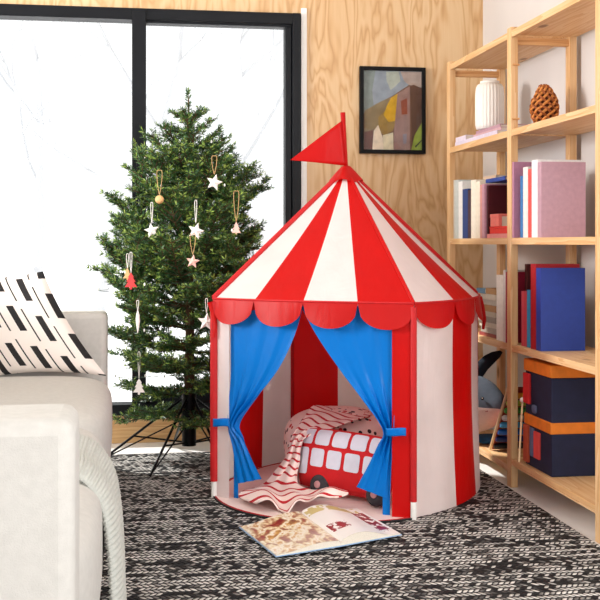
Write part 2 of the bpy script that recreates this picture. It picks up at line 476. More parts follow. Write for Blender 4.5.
patch((222, 208, 178), [(190, 458), (252, 440), (254, 545), (196, 545)])
patch((134, 126, 140), [(308, 450), (332, 446), (330, 505), (312, 508)])
patch((142, 160, 62), [(358, 545), (378, 455), (420, 380), (420, 545)])
patch((40, 46, 34), [(380, 520), (426-6, 482), (420, 490), (384, 530)])
art.build('artwork', amats, pic, smooth=0)
MB().box(pX0+fw, pX1-fw, y0+.004, y0+.006, pZ0+fw, pZ1-fw).build('glazing', M['picglass'], pic, smooth=0)

# ------------------------------------------------------------------ shelving unit
SX0, SX1 = 1.475, 1.745
FY = [4.09, 4.91, 3.27]        # near face of each side frame
sh = thing('shelving_unit', (1.6, 4.1, 0), 'tall open pine shelving unit with two bays against the white right wall', 'shelf')
pw, pd = .029, .044
for fy in FY:
    root = bpy.data.objects.new('side_frame', None); COL.objects.link(root); root.parent = sh; root.location = Vector((1.6, fy, 0))-sh.location
    for x in (SX0, SX1-pw):
        MB().box(x, x+pw, fy, fy+pd, 0, 1.79).build('post', M['pine_z'], root, bevel=.002)
    for z in (.115, 1.722):
        MB().box(SX0+pw, SX1-pw, fy+.008, fy+.034, z, z+.028).build('rail', M['pine_x'], root, bevel=.002)
for py in (65, 119):
    zz = z_at(py, SX0, FY[0])
    MB().tube([(SX0+.002, FY[0]-.012, zz), (SX0+.030, FY[0]-.012, zz)], .004, 8).tube([(SX0+.015, FY[0]+.002, zz), (SX0+.015, FY[0]-.013, zz)], .004, 8).build('shelf_peg', M['pine_x'], sh)
LV = {0: [.083, .555, .970, 1.391, 1.775], 1: [.113, .555, .970, 1.391, 1.775]}
for bay, (ya, yb) in enumerate(((FY[0]+pd, FY[1]), (FY[2]+pd, FY[0]))):
    for z in LV[bay]:
        b = MB().box(SX0+.002, SX1-.002, ya+.001, yb-.001, z-.018, z)
        b.box(SX0+.002, SX0+.02, ya+.001, yb-.001, z-.026, z-.018)
        b.build('shelf_board', M['pine_y'], sh, bevel=.0015)

def book_mats(col, rough=.5):
    return plain('cover_%d_%d_%d' % col, col, rough, .06, 60)
PAGES = plain('book_pages', (232, 222, 206), .9, .06, 300)
def book(label, col, x0, x1, y0, y1, z0, z1, way='up', group=None, page=PAGES):
    """way up: spine towards -X, covers on the Y sides; flat: covers above and below, spine towards -X"""
    t = thing('book', ((x0+x1)/2, (y0+y1)/2, z0), label, 'book', group)
    m = book_mats(col); k = .0025
    if way == 'up':
        b = MB().box(x0, x0+k, y0, y1, z0, z1).box(x0+k, x1, y0, y0+k, z0, z1).box(x0+k, x1, y1-k, y1, z0, z1)
        p = MB().box(x0+k, x1-.004, y0+k, y1-k, z0+.003, z1-.004)
    else:
        b = MB().box(x0, x0+k, y0, y1, z0, z1).box(x0+k, x1, y0, y1, z0, z0+k).box(x0+k, x1, y0, y1, z1-k, z1)
        p = MB().box(x0+k, x1-.004, y0+.003, y1-.004, z0+k, z1-k)
    b.build('cover', m, t, smooth=0); p.build('page_block', page, t, smooth=0)
    return t
def upright(label, col, pxa, pxb, ytop, zs, x0=1.492, depth=.17, gap=.0012, ymax=9, group=None):
    ya = min(y_at(pxa, x0), ymax); yb = y_at(pxb, x0)
    zt = z_at(ytop, x0, (ya+yb)/2)
    return book(label, col, x0, x0+depth, yb+gap, ya-gap, zs+.0005, zt, 'up', group)
GU = 'books standing on the middle shelf'
z2 = .970
upright('cream book at the far end of the middle shelf row', (216, 206, 188), 449.0, 454.4, 180, z2, ymax=4.905, group=GU)
upright('pale grey-green book, second from the far end of the row', (200, 206, 202), 454.4, 458.4, 180, z2, group=GU)
upright('slim white book beside the navy book', (236, 234, 230), 458.4, 462.5, 181.5, z2, group=GU)
upright('navy blue book among white books', (26, 62, 122), 462.5, 467.8, 189, z2, group=GU)
upright('dark plum patterned book right of the navy one', (66, 42, 56), 467.8, 471.0, 190, z2, group=GU)
upright('thick cream book left of a second cream book', (240, 230, 212), 471.0, 475.8, 180, z2, group=GU)
upright('cream book next to the thin pink one', (238, 226, 206), 475.8, 479.9, 181.5, z2, group=GU)
upright('thin salmon pink book beside the mauve book', (214, 150, 142), 479.9, 482.0, 185, z2, group=GU)
mau = upright('mauve book pressed against the maroon book', (200, 148, 164), 482.0, 484.6, 184, z2, group=GU)
ym = y_at(484.6, 1.492)
book('large dark maroon book showing its front cover behind the coral box', (74, 12, 22), 1.50, 1.715, ym-.022, ym-.002, z2+.0005, z_at(185.5, 1.5, ym), 'up', GU)
zt = z_at(185.5, 1.5, ym)
book('royal blue book lying across the top of the maroon book', (28, 66, 150), 1.51, 1.70, ym-.20, ym+.04, zt+.012, zt+.028, 'flat')
book('coral book standing hidden behind the coral box', (196, 120, 110), 1.64, 1.73, ym-.20, ym-.17, z2+.0205, zt+.011, 'up')
zb = z_at(180, 1.5, 4.6)
book('tan folder laid across the tops of the cream books', (214, 184, 158), 1.56, 1.73, ym+.055, ym+.22, zb+.002, zb+.018, 'flat')
# things in front of the maroon book
yf0, yf1 = 4.15, ym-.026
book('flat rose pink book under the red box', (226, 140, 140), 1.494, 1.70, yf0, yf1, z2+.0005, z2+.018, 'flat')
def small_box(name, label, cat, col, x0, x1, ya, yb, z0, z1, lidh=.3):
    t = thing(name, ((x0+x1)/2, (ya+yb)/2, z0), label, cat); m = plain('card_%d_%d_%d' % col, col, .55, .06, 50)
    zl = z1-(z1-z0)*lidh
    MB().box(x0+.0015, x1-.0015, ya+.0015, yb-.0015, z0, zl).build('body', m, t, bevel=.0015)
    MB().box(x0, x1, ya, yb, zl, z1).build('lid', m, t, bevel=.002)
    return t
small_box('gift_box', 'bright red box lying on the rose pink book', 'box', (228, 44, 34), 1.50, 1.625, yf0+.03, yf1-.01, z2+.0185, z2+.048)
small_box('gift_box', 'coral pink box stacked on the red box', 'box', (244, 128, 116), 1.502, 1.56, yf1-.12, yf1-.012, z2+.0485, z2+.100)
book('small grey book beside the coral box', (176, 160, 142), 1.515, 1.62, yf0+.035, yf1-.125, z2+.0485, z2+.088, 'flat')
# bay nearer the camera, middle shelf
G2 = 'books by the near post on the middle shelf'
book('large mauve book with its cover against the near post', (184, 128, 156), 1.480, 1.70, FY[0]-.020, FY[0]-.002, z2+.0005, z_at(162, 1.48, 4.08), 'up', G2)
upright('blue book in front of the large mauve cover', (48, 116, 178), 520.2, 523.0, 176, z2, group=G2)
upright('narrow white book between a blue and a red book', (236, 228, 224), 523.0, 528.0, 167, z2, group=G2)
upright('red book between two white books', (226, 78, 74), 528.0, 531.6, 169, z2, group=G2)
upright('tall white book right of the red book', (242, 240, 240), 531.6, 537.6, 160, z2, group=G2)
upright('dusty mauve book at the frame edge of the middle shelf', (190, 150, 164), 537.6, 541.5, 162, z2, group=G2)
# third shelf from the top
z3 = .555
cols = [(140, 52, 54, 'dark red'), (170, 160, 148, 'grey'), (206, 196, 180, 'ivory'), (150, 138, 126, 'taupe'), (190, 176, 158, 'beige'),
        (178, 128, 78, 'caramel'), (196, 188, 176, 'pale grey'), (214, 202, 184, 'cream')]
pos = ['at the very bottom of the lying stack', 'second from the bottom of the lying stack', 'third from the bottom of the lying stack', 'fourth from the bottom of the lying stack',
       'under the caramel book in the lying stack', 'in the middle of the lying stack, brightest brown', 'above the caramel book in the lying stack', 'second from the top of the lying stack']
z = z3+.0005; ya = y_at(496.0, 1.5)
for i, (q, where) in enumerate(zip(cols, pos)):
    th = [.014, .024, .022, .024, .021, .026, .022, .024][i]; dx = random.uniform(0, .02); L = random.uniform(.22, .27)-(.03 if i > 4 else 0)
    book(q[3]+' book '+where, q[:3], 1.498+dx, 1.66+dx*.5, ya+.003, ya+.003+L, z, z+th, 'flat', 'books lying in a stack behind the tent roof')
    z += th+.0005
book('tan book on top of the lying stack', (184, 140, 92), 1.50, 1.66, ya+.003, ya+.13, z, z+.024, 'flat', 'books lying in a stack behind the tent roof')
book('blue photo book at the top far side of the stack', (98, 142, 172), 1.495, 1.64, ya+.134, ya+.24, z, z+.020, 'flat', None)
upright('thick white book standing beside the lying stack', (242, 236, 226), 496.4, 503.2, 275, z3, 1.49)
upright('white book with dark speckled spine by the near post', (226, 220, 214), 503.2, 505.6, 270, z3, 1.485)
upright('thin crimson book squeezed against the near post', (170, 34, 66), 505.6, 506.9, 272, z3, 1.485, gap=.0005)
G3 = 'books by the near post on the lower shelf'
book('dark brown photo book with a maroon edge, cover facing out', (72, 22, 26), 1.53, 1.71, FY[0]-.03, FY[0]-.004, z3+.0005, z_at(264, 1.53, 4.07), 'up', G3)
upright('raspberry pink book in front of the dark photo book', (204, 72, 88), 521.3, 524.0, 291, z3, 1.50, group=G3)
upright('rose red book beside the turquoise book', (188, 58, 74), 524.0, 526.8, 291, z3, 1.50, group=G3)
upright('thin turquoise blue book next to the dark red one', (40, 142, 190), 526.8, 530.0, 290, z3, 1.50, group=G3)
upright('tall dark red book left of the royal blue book', (166, 18, 32), 530.6, 536.0, 264, z3, group=G3)
upright('tall royal blue book at the frame edge of the lower shelf', (30, 60, 150), 536.0, 541.0, 268, z3, group=G3)
# top shelf
z4 = 1.391
book('pale lavender book at the bottom, running under the mauve books', (214, 204, 222), 1.492, 1.68, 4.30, 4.88, z4+.0005, z4+.020, 'flat')
book('pale lavender book at the far end on a longer lavender book', (224, 212, 226), 1.497, 1.66, 4.735, 4.885, z4+.0205, z4+.042, 'flat')
book('dusty rose book directly under the mauve book and vase', (206, 166, 170), 1.530, 1.70, 4.36, 4.728, z4+.0205, z4+.040, 'flat')
book('mauve book topmost under the white vase', (188, 146, 160), 1.540, 1.69, 4.40, 4.722, z4+.0405, z4+.056, 'flat')
zv = z4+.0565; vp = (1.578, 4.645, zv)
vase = thing('ribbed_vase', vp, 'white ribbed ceramic vase standing on mauve books on the top shelf', 'vase')
prof = [(.048, 0), (.058, .004), (.062, .02), (.063, .08), (.0625, .155), (.059, .185), (.052, .198), (.040, .204)]
MB().lathe(vp, prof, 160, 0, .018, 26).build('body', plain('white_matt_ceramic', (240, 234, 226), .5, .02), vase, smooth=60)
MB().lathe((vp[0], vp[1], zv+.202), [(.038, 0), (.042, .003), (.042, .010), (.036, .012), (.032, .004)], 48).build('rim', plain('white_matt_ceramic', (240, 234, 226)), vase)
# woven basket vase
bp = (1.60, y_at(544.5, 1.60), z4)
bk = thing('rattan_vase', (bp[0], bp[1], z4), 'orange brown woven rattan vase on the near top shelf', 'vase')
mb = MB(); N = 9
def rr(t): return .010+.050*math.sin(min(1, t*1.02+.12)*PI*.62)*(1-t**2.2)+.004
H = .165
for dirn in (1, -1):
    for k in range(N):
        pts = []
        for i in range(41):
            t = i/40; w = 2*PI*k/N+dirn*t*4.2; r = rr(t)+.003*dirn*math.cos(t*40+k)
            pts.append((bp[0]+r*math.cos(w), bp[1]+r*math.sin(w), z4+.004+t*H))
        mb.tube(pts, .0052, 6, 0 if dirn > 0 else 1)
mb.build('weave', [plain('rattan_light', (206, 130, 62), .6, .25, 90), plain('rattan_dark', (150, 80, 34), .6, .25, 90)], bk)
MB().lathe((bp[0], bp[1], z4), [(.030, 0), (.036, .003), (.036, .008), (.03, .01)], 32).build('base', plain('rattan_dark', (150, 80, 34)), bk)
MB().lathe((bp[0], bp[1], z4), [(max(.004, rr(i/20)-.007), .004+i/20*H) for i in range(21)], 24).build('liner', plain('rattan_liner', (92, 44, 20), .8), bk)

# plush shark on the bottom shelf
zs = .083
shk = thing('plush_shark', (1.60, 4.5, zs), 'grey plush shark with pale belly and raised dark tail on the bottom shelf', 'toy')
g = MB(); gm = [plain('shark_grey_plush', (84, 92, 104), .95, .08, 60, .4, 260), plain('shark_white_plush', (236, 214, 206), .95, .05, 60, .4, 260)]
spine = [(P(503, 409, 4.60), .012, .012), (P(500.5, 408, 4.62), .034, .040), (P(495, 407, 4.66), .058, .075), (P(486, 405, 4.71), .078, .108), (P(474, 404, 4.76), .086, .124), (P(460, 407, 4.82), .076, .110), (P(448, 412, 4.88), .052, .075), (P(441, 414, 4.92), .030, .05)]
NR = 24
def ring(t, k):
    cen = crom([q[0] for q in spine], t); r1 = crom([Vector((q[1], q[2], 0)) for q in spine], t)
    ax = (crom([q[0] for q in spine], min(1, t+.02))-crom([q[0] for q in spine], max(0, t-.02))).normalized()
    e = ax.cross(Vector((0, 0, 1))).normalized(); w = 2*PI*k/NR
    return cen+e*r1.x*math.cos(w)+Vector((0, 0, 1))*r1.y*math.sin(w)
NS = 28; vs = []
for j in range(NS+1):
    for k in range(NR): vs.append(ring(j/NS, k))
off = min(v.z for v in vs); 
vs = [v-Vector((0, 0, min(0, off-zs-.004))) if off < zs else v for v in vs]
fs = []; ms = []
for j in range(NS):
    for k in range(NR):
        fs.append((j*NR+k, j*NR+(k+1) % NR, (j+1)*NR+(k+1) % NR, (j+1)*NR+k))
        ms.append(1 if 180 < (k+.5)*360/NR < 360 and math.sin(2*PI*(k+.5)/NR) < -.02 else 0)
fs.append(tuple(range(NR))); ms.append(0)
g.add(vs, fs); g.mi = ms
g.build('body', gm, shk, smooth=80)
def fin(pts, depth, name, d0):
    o = MB(); n = len(pts)
    a = [P(x, y, d0) for x, y in pts]; nrm = Vector((s, c, 0)); cen = sum(a, Vector())/n
    vs = [v-nrm*depth*.15 for v in a]+[v+nrm*depth*.15 for v in a]
    o.add(vs+[cen-nrm*depth/2, cen+nrm*depth/2], [(i, (i+1) % n, n+(i+1) % n, n+i) for i in range(n)]+[((i+1) % n, i, 2*n) for i in range(n)]+[(n+i, n+(i+1) % n, 2*n+1) for i in range(n)])
    return o.build(name, plain('shark_dark_plush', (34, 40, 52), .95, .1, 60, .4, 260), shk, smooth=80)
fin([(470, 380), (472, 372), (477, 363), (484, 356), (492, 352), (500, 350.5), (502.5, 352), (500, 357), (494, 363), (488, 369), (483, 376), (480, 383)], .03, 'tail_fin', 4.84)
eye = P(482.3, 398.5, 4.633)
for nm, q, r, m in (('eye', eye, .007, plain('black_bead', (14, 14, 18), .15)),):
    MB().superq(q, r, r, r, 1, 1, 16, 10).build(nm, m, shk)
MB().superq(P(482.3, 398.2, 4.624), .0024, .0022, .0022, 1, 1, 8, 6).build('eye_glint', plain('eye_glint_white', (245, 245, 245), .3), shk)  # white dot modelled as the highlight on the eye
MB().tube([P(473, 414, 4.685), P(477, 412, 4.665), P(482, 412.5, 4.645), P(488, 411, 4.625)], .0022, 6).build('mouth', plain('mouth_red', (160, 70, 70), .9), shk)
# blue and red cloth bag beneath the shark
cl = MB(); cl.superq((1.56, 4.585, zs+.018), .07, .07, .017, .8, .7)
tag(cl.build('cloth_toy', plain('blue_plush', (36, 92, 140), .9, .15, 30, .3)), 'small blue soft toy lying under the shark', 'toy')
# xylophone
xa = Vector((1.506, 4.425, zs+.006)); xb = Vector((1.506, 4.205, .372)); dv = (xb-xa); up = dv.normalized(); xn = Vector((1, 0, 0)); yn = up.cross(xn)
xy = thing('toy_xylophone', xa, 'wooden toy xylophone with coloured bars leaning behind the near post', 'toy')
rail = plain('xylophone_pale_wood', (238, 206, 160), .5, .08)
for xo, ln in ((0, 1.0), (.165, 1.0)):
    MB().tube([xa+xn*xo, xb+xn*xo], .0065, 8).build('rail', rail, xy)
MB().hexa([xa+xn*.008-yn*.004, xa+xn*.157-yn*.004, xa+xn*.157+yn*.004, xa+xn*.008+yn*.004, xb+xn*.008-yn*.004, xb+xn*.157-yn*.004, xb+xn*.157+yn*.004, xb+xn*.008+yn*.004]).build('backboard', plain('xylophone_red_wood', (168, 62, 44), .6), xy)
for i, (col, lab) in enumerate([((22, 22, 28), 'black bar'), ((26, 44, 110), 'navy bar'), ((44, 110, 200), 'blue bar'), ((80, 180, 236), 'light blue bar'), ((244, 244, 240), 'white bar'), ((90, 190, 90), 'green bar'), ((190, 214, 84), 'lime bar'), ((240, 170, 60), 'orange bar')]):
    q = xa+dv*(.09+.118*i)-yn*.016 if yn.y > 0 else xa+dv*(.09+.118*i)+yn*.016
    b = MB().tube([q+xn*.004, q+xn*.012, q+xn*.15, q+xn*.158], [.008, .0125, .0125, .008], 12).build('bar', plain('bar_%d_%d_%d' % col, col, .35), xy); b['label'] = lab
# navy toy chest with orange bands
zc = .113; tY = y_at(525.5, 1.50)
tc = thing('toy_chest', (1.6, tY-.12, zc), 'navy toy house with orange bands and a red shutter on the near bottom shelf', 'toy')
nav = plain('navy_felt', (30, 34, 62), .8, .12); org = plain('orange_felt', (232, 128, 34), .7, .1); rd = plain('red_felt', (214, 36, 40), .7, .1)
zt1 = z_at(358, 1.5, tY); zt2 = z_at(370, 1.5, tY); zo1 = z_at(412, 1.5, tY); zo2 = z_at(423, 1.5, tY)
MB().box(1.50, 1.70, tY-.26, tY, zc, zt2).build('body', nav, tc, bevel=.004)
MB().box(1.494, 1.706, tY-.265, tY+.006, zt2, zt1).build('roof_band', org, tc, bevel=.005)
MB().box(1.495, 1.705, tY-.262, tY+.004, zo2, zo1).build('middle_band', org, tc, bevel=.004)
MB().box(1.488, 1.4995, tY-.062, tY-.002, z_at(402, 1.5, tY), z_at(372, 1.5, tY)).build('shutter', rd, tc, bevel=.003)
MB().box(1.488, 1.4995, tY-.05, tY-.004, z_at(460, 1.5, tY), zo2-.001).build('corner_post', plain('terracotta_felt', (190, 84, 54), .8), tc, bevel=.003)
MB().box(1.490, 1.4995, tY-.16, tY-.105, z_at(452, 1.5, tY), z_at(426, 1.5, tY)).build('door', plain('coral_felt', (226, 76, 72), .8), tc, bevel=.003)
MB().box(1.490, 1.4995, tY-.098, tY-.066, z_at(452, 1.5, tY), z_at(424, 1.5, tY)).build('panel', plain('slate_felt', (96, 106, 138), .8), tc, bevel=.003)
for yy in (0,):
    MB().superq((1.497, tY-.10, z_at(409, 1.5, tY-.1)), .006, .022, .016, .7, .7).build('emblem', plain('slate_felt', (96, 106, 138)), tc)
# wooden mallet
ml = thing('toy_mallet', P(520, 420, 4.12), 'pale wooden mallet leaning between the near post and toy house', 'toy')
a, b = P(519.0, 462, 4.13), P(522.5, 402, 4.19)
a.z = max(a.z, zc+.004)
MB().tube([a, b], .004, 8).build('stick', rail, ml)
MB().superq(b+Vector((0, 0, .008)), .010, .010, .010, 1, 1, 14, 10).build('head', plain('mallet_white', (240, 236, 226), .5), ml)

# ------------------------------------------------------------------ play tent
CT = (0.179, 4.27)
CN = [(-.314, 4.07), (.385, 3.745), (.705, 4.44), (-.035, 4.735)]      # corners: left, front, right, back
def plan(side, t, bulge=.45, grow=0.0):
    a, b = CN[side], CN[(side+1) % 4]
    x, d = a[0]+(b[0]-a[0])*t, a[1]+(b[1]-a[1])*t
    ra = math.hypot(a[0]-CT[0], a[1]-CT[1]); rb = math.hypot(b[0]-CT[0], b[1]-CT[1])
    aa = math.atan2(a[1]-CT[1], a[0]-CT[0]); ab = math.atan2(b[1]-CT[1], b[0]-CT[0])
    while ab < aa: ab += 2*PI
    w = aa+(ab-aa)*t; r = ra+(rb-ra)*t
    qx, qd = CT[0]+r*math.cos(w), CT[1]+r*math.sin(w)
    x += (qx-x)*bulge; d += (qd-d)*bulge
    if grow:
        l = math.hypot(x-CT[0], d-CT[1]); x += (x-CT[0])/l*grow; d += (d-CT[1])/l*grow
    return x, d
def tp(side, t, z, bulge=.45, grow=0.0): q = plan(side, t, bulge, grow); return W(q[0], q[1], z)
ZE, ZT = .742, 1.213
RUGZ = .010
tent = thing('play_tent', W(CT[0], CT[1], RUGZ), 'red and white striped circus play tent with blue door curtains and a red flag', 'tent')
BULGE = {0: .30, 1: .55, 2: .5, 3: .5}
BND = {1: (.31, .57, .80)}
def bounds(sd): return (0,)+BND.get(sd, (.25, .5, .75))+(1,)
def stripe(t, sd=0):             # white first, then red
    return 1 if sum(t > q for q in bounds(sd)[1:4]) % 2 == 0 else 0
def knots(u, sd, n):             # n columns per stripe, so that stripes end on an edge of the mesh
    k = min(3, int(u*4)); b = bounds(sd); return b[k]+(b[k+1]-b[k])*(u*4-k)
MRW = [M['red'], M['white']]
def zbot(t): return RUGZ+.004
for sd in (1, 2, 3):
    def f(u, v, sd=sd):
        u = knots(u, sd, 12); z = zbot(u)+(ZE-zbot(u))*v
        sag = .010*math.sin(v*PI)*math.sin(u*PI*4)**2
        return tp(sd, u, z, BULGE[sd]+.10*(1-v)**2, -sag)
    MB().grid(f, 48, 16, mif=lambda u, v: 1 if int(u*4) % 2 == 0 else 0).build('side_panel', MRW, tent, smooth=60)
tL, tR = .092, .905              # door opening along the front
MB().grid(lambda u, v: tp(0, u*tL, zbot(0)+(ZE-zbot(0))*v, BULGE[0]), 4, 12).build('side_panel', [M['white']], tent)
MB().grid(lambda u, v: tp(0, tR+u*(1-tR), zbot(0)+(ZE-zbot(0))*v, BULGE[0]), 6, 12).build('side_panel', [M['red']], tent)
R0 = .028
for sd in range(4):
    def f(u, v, sd=sd):
        u = knots(u, sd, 8); q = plan(sd, u, BULGE[sd], .006); vv = v
        tx, td = CT[0]+(q[0]-CT[0])*R0/.54, CT[1]+(q[1]-CT[1])*R0/.54
        sag = .018*math.sin(v*PI)*math.sin(u*PI)*(1 if True else 0)
        x, d = tx+(q[0]-tx)*vv, td+(q[1]-td)*vv
        return W(x, d, ZT+(ZE+.002-ZT)*vv-sag*.8)
    MB().grid(f, 32, 20, mif=lambda u, v: 1 if int(u*4) % 2 == 0 else 0).build('roof_panel', MRW, tent, smooth=60)
# scalloped valance, one piece per side
for sd in range(4):
    v = MB()
    for k in range(4):
        def f(u, w, sd=sd, k=k):
            b = bounds(sd); t = b[k]+(b[k+1]-b[k])*u; dz = .088*math.sqrt(max(0, 1-(2*u-1)**2))**0.8+.004
            return tp(sd, t, ZE+.004-dz*w, BULGE[sd], .009+.016*w*math.sin(u*PI))
        v.grid(f, 20, 6)
    v.build('valance', M['scallop'], tent, smooth=60)
    MB().tube([tp(sd, i/24, ZE+.003, BULGE[sd], .008) for i in range(25)], .0045, 6).build('piping', M['dred'], tent)
# corner poles in red sleeves, with white feet
for i in range(4):
    r = {0: .015, 1: .011, 2: .010, 3: .010}[i]
    q = plan(i, 0, 0, .004)
    MB().tube([W(q[0], q[1], z) for z in (.07, .3, .55, ZE-.01)], r, 10).build('pole_sleeve', M['dred'], tent)
    e = plan(i, 0, 0, .006); k = R0/.54
    a = Vector((CT[0]+(e[0]-CT[0])*k, CT[1]+(e[1]-CT[1])*k, ZT)); b = Vector((e[0], e[1], ZE+.004))
    MB().tube([W(*(a+(b-a)*j/8)) for j in range(9)], .011 if i in (0, 2) else .006, 8).build('ridge_sleeve', M['dred'] if i in (0, 2) else M['red'], tent)
    MB().tube([W(q[0], q[1], z) for z in (RUGZ, .03, .085)], .0105, 12).build('pole_foot', plain('white_plastic', (230, 226, 222), .4), tent)
# red ties at the right and left corners
for i, (n) in ((2, 1), (0, 1)):
    q = plan(i, 0, 0, .02)
    MB().tube([W(q[0], q[1], ZE-.01), W(q[0]+.012, q[1], ZE-.05), W(q[0]+.02, q[1]-.01, ZE-.10), W(q[0]+.014, q[1]-.01, ZE-.14)], [.012, .010, .008, .006], 6).build('tie', M['scallop'], tent)
# cap and flag
cap = MB(); NC = 48; vs = []
prof = [(.010, 1.250), (.017, 1.246), (.030, 1.232), (.043, 1.216), (.056, 1.199), (.063, 1.189)]
for j, (r, z) in enumerate(prof):
    for k in range(NC):
        w = 2*PI*k/NC; q = r*(1+.05*math.cos(4*w+.4)*j/5); vs.append(W(CT[0]+q*math.cos(w), CT[1]+q*math.sin(w), z+.006*math.cos(4*w+1.1)*j/5))
cap.add(vs, [(j*NC+k, j*NC+(k+1) % NC, (j+1)*NC+(k+1) % NC, (j+1)*NC+k) for j in range(len(prof)-1) for k in range(NC)])
cap.build('top_cap', M['scallop'], tent, smooth=70)
p0, p1 = P(346.5, 176, CT[1]), P(342.8, 112.5, CT[1])
MB().tube([p0, p0+(p1-p0)*.5, p1], [.0085, .0085, .010], 10).build('flag_pole', M['scallop'], tent)
fa, fb, fc = P(341.5, 121, CT[1]), P(290, 160, CT[1]), P(346.5, 166, CT[1])
nrm = Vector((-s, -c, 0))
def ff(u, v):
    a = fa+(fc-fa)*u; q = a+(fb-a)*v
    return q+nrm*(.012*math.sin(v*5)*v+.008)
MB().grid(ff, 10, 16).build('flag', M['red'], tent, smooth=60, solid=.003)
# ground sheet with red edge
gs = MB(); rim = []
for sd in range(4):
    for i in range(16): rim.append(plan(sd, i/16, 1.25 if sd == 0 else BULGE[sd]+.1, -.012 if sd else .0))
n = len(rim); z0, z1 = RUGZ+.001, RUGZ+.004
gs.add([W(a, b, z0) for a, b in rim]+[W(a, b, z1) for a, b in rim], [tuple(range(n-1, -1, -1)), tuple(range(n, 2*n))]+[(i, (i+1) % n, n+(i+1) % n, n+i) for i in range(n)])
gs.build('ground_sheet', plain('pale_pink_polyester', (240, 216, 210), .6, .04, 20, .2, 40), tent, smooth=30)
MB().tube([W(a, b, z1+.0005) for a, b in rim], .003, 6, close=True).build('sheet_edging', M['dred'], tent)
MB().tube([tp(0, i/20, RUGZ+.0035, 1.28, .006) for i in range(21)], .0035, 6).build('sheet_binding', plain('black_binding', (26, 26, 28), .7), tent)

# door curtains
def s_of(px):                   # place along the front whose column is px
    lo, hi = 0.0, 1.0
    for _ in range(40):
        m = (lo+hi)/2; q = plan(0, m, BULGE[0], -.02)
        if CX+F*q[0]/q[1] < px: lo = m
        else: hi = m
    return lo
def front(px, py, push=0.0):
    q = plan(0, s_of(px), BULGE[0], -.02+push)
    return W(q[0], q[1], CZ-(py-HY)/F*q[1])
def curtain(left, right, tie_v, nf):
    Lp = [Vector((x, y, 0)) for x, y in left]; Rp = [Vector((x, y, 0)) for x, y in right]
    def f(u, v):
        a, b = crom(Lp, v), crom(Rp, v); q = a+(b-a)*u
        pinch = math.exp(-((v-tie_v)/.16)**2)
        fold = .011*(.16+.9*pinch+.35*max(0, v-.5))*math.sin(u*nf*PI+1.2*math.sin(v*4))
        fold += .004*math.sin(u*nf*2.3*PI+v*6)*(.12+pinch)
        return front(q.x, q.y, fold+.012*pinch)
    return f
lc = curtain([(231, 312), (231, 340), (231.5, 370), (232, 398), (233, 423), (233.5, 440), (234.5, 462), (236.5, 484)],
             [(303, 306), (296, 332), (282, 364), (262, 394), (240.5, 423), (244, 438), (252, 460), (261, 479)], .571, 6)
rc = curtain([(300.5, 306), (317, 336), (340, 370), (362, 400), (381, 430), (377, 446), (368, 466), (356.5, 487)],
             [(394.5, 306), (394, 340), (393.5, 370), (393, 402), (391.5, 432), (391.5, 455), (391, 480), (390.5, 500)], .571, 6)
tail = MB().grid(lambda u, v: front(384+u*6.5, 470+v*50, .0), 3, 6)
for f, strap, lab in ((lc, [(225, 418.5), (240, 424)], 'left'), (rc, [(382, 428), (400.5, 436)], 'right')):
    m = MB().grid(f, 60, 64)
    if lab == 'left': m.grid(lambda u, v: front(232.8+u*4.5, 425+v*83, -.004), 3, 10)
    else: m.grid(lambda u, v: front(383+u*7.5, 440+v*79, -.004), 3, 10)
    cu = m.build('curtain', M['blue'], tent, smooth=70)
    st = MB()
    (xa_, ya_), (xb_, yb_) = strap
    st.grid(lambda u, v: front(xa_+(xb_-xa_)*u, ya_+v*8.0+(.3*math.sin(u*6)), .046+.010*math.sin(u*PI)), 10, 4)
    st.build('tie_back', M['blue'], cu, smooth=60, solid=.003)

# ------------------------------------------------------------------ things inside the tent
# speckled round cushion
cc = W(.150, 4.40, 0)
GZ = RUGZ+.0075
cu = MB().superq((cc.x, cc.y, GZ+.138), .215, .20, .136, .75, .9, 48, 28, fn=lambda p: p*(1+.02*math.sin(p.x*30)*math.cos(p.y*26)))
tag(cu.build('floor_cushion', M['dots'], smooth=80), 'round white speckled floor cushion at the back inside the tent', 'cushion')
# bus shaped cushion
O_bl, O_br = W(-.008, 4.16, GZ+.016), W(.318, 3.895, GZ+.012)
U = (O_br-O_bl)/2; V = W(.034, .075, .215)-W(0, 0, 0); V = V/2
N_ = U.cross(V).normalized()
if N_.dot(Vector((s, c, 0))) > 0: N_ = -N_
C0 = O_bl+U+V+N_*0.0
T = .058
def bus(u, v, sg=1, off=0.0):
    h = T*(max(0, (1-abs(u)**4)*(1-abs(v)**4)))**.5
    k = 1-.05*(abs(u*v))**2
    return C0+U*u*k+V*v*k+N_*(h*sg+off)
bsh = thing('bus_cushion', O_bl+U, 'red bus shaped cushion with pale windows and dark wheels inside the tent', 'cushion')
m = MB(); m.grid(lambda a, b: bus(2*a-1, 2*b-1, 1), 40, 30); m.grid(lambda a, b: bus(2*a-1, 2*b-1, -1), 40, 30)
ob = m.build('body', plain('red_bus_velour', (212, 28, 34), .85, .05, 40, .2, 300), bsh, smooth=80)
wp = plain('pale_grey_window_cloth', (226, 226, 238), .8, .04)
wins = [(-.90, -.62, .36, .90), (-.56, -.23, .36, .90), (-.17, .17, .36, .90), (.23, .56, .36, .90), (.62, .92, .36, .90),
        (-.95, -.66, -.62, .24), (-.60, -.30, -.34, .24), (-.23, .08, -.34, .24), (.15, .47, -.34, .24), (.54, .86, -.34, .24)]
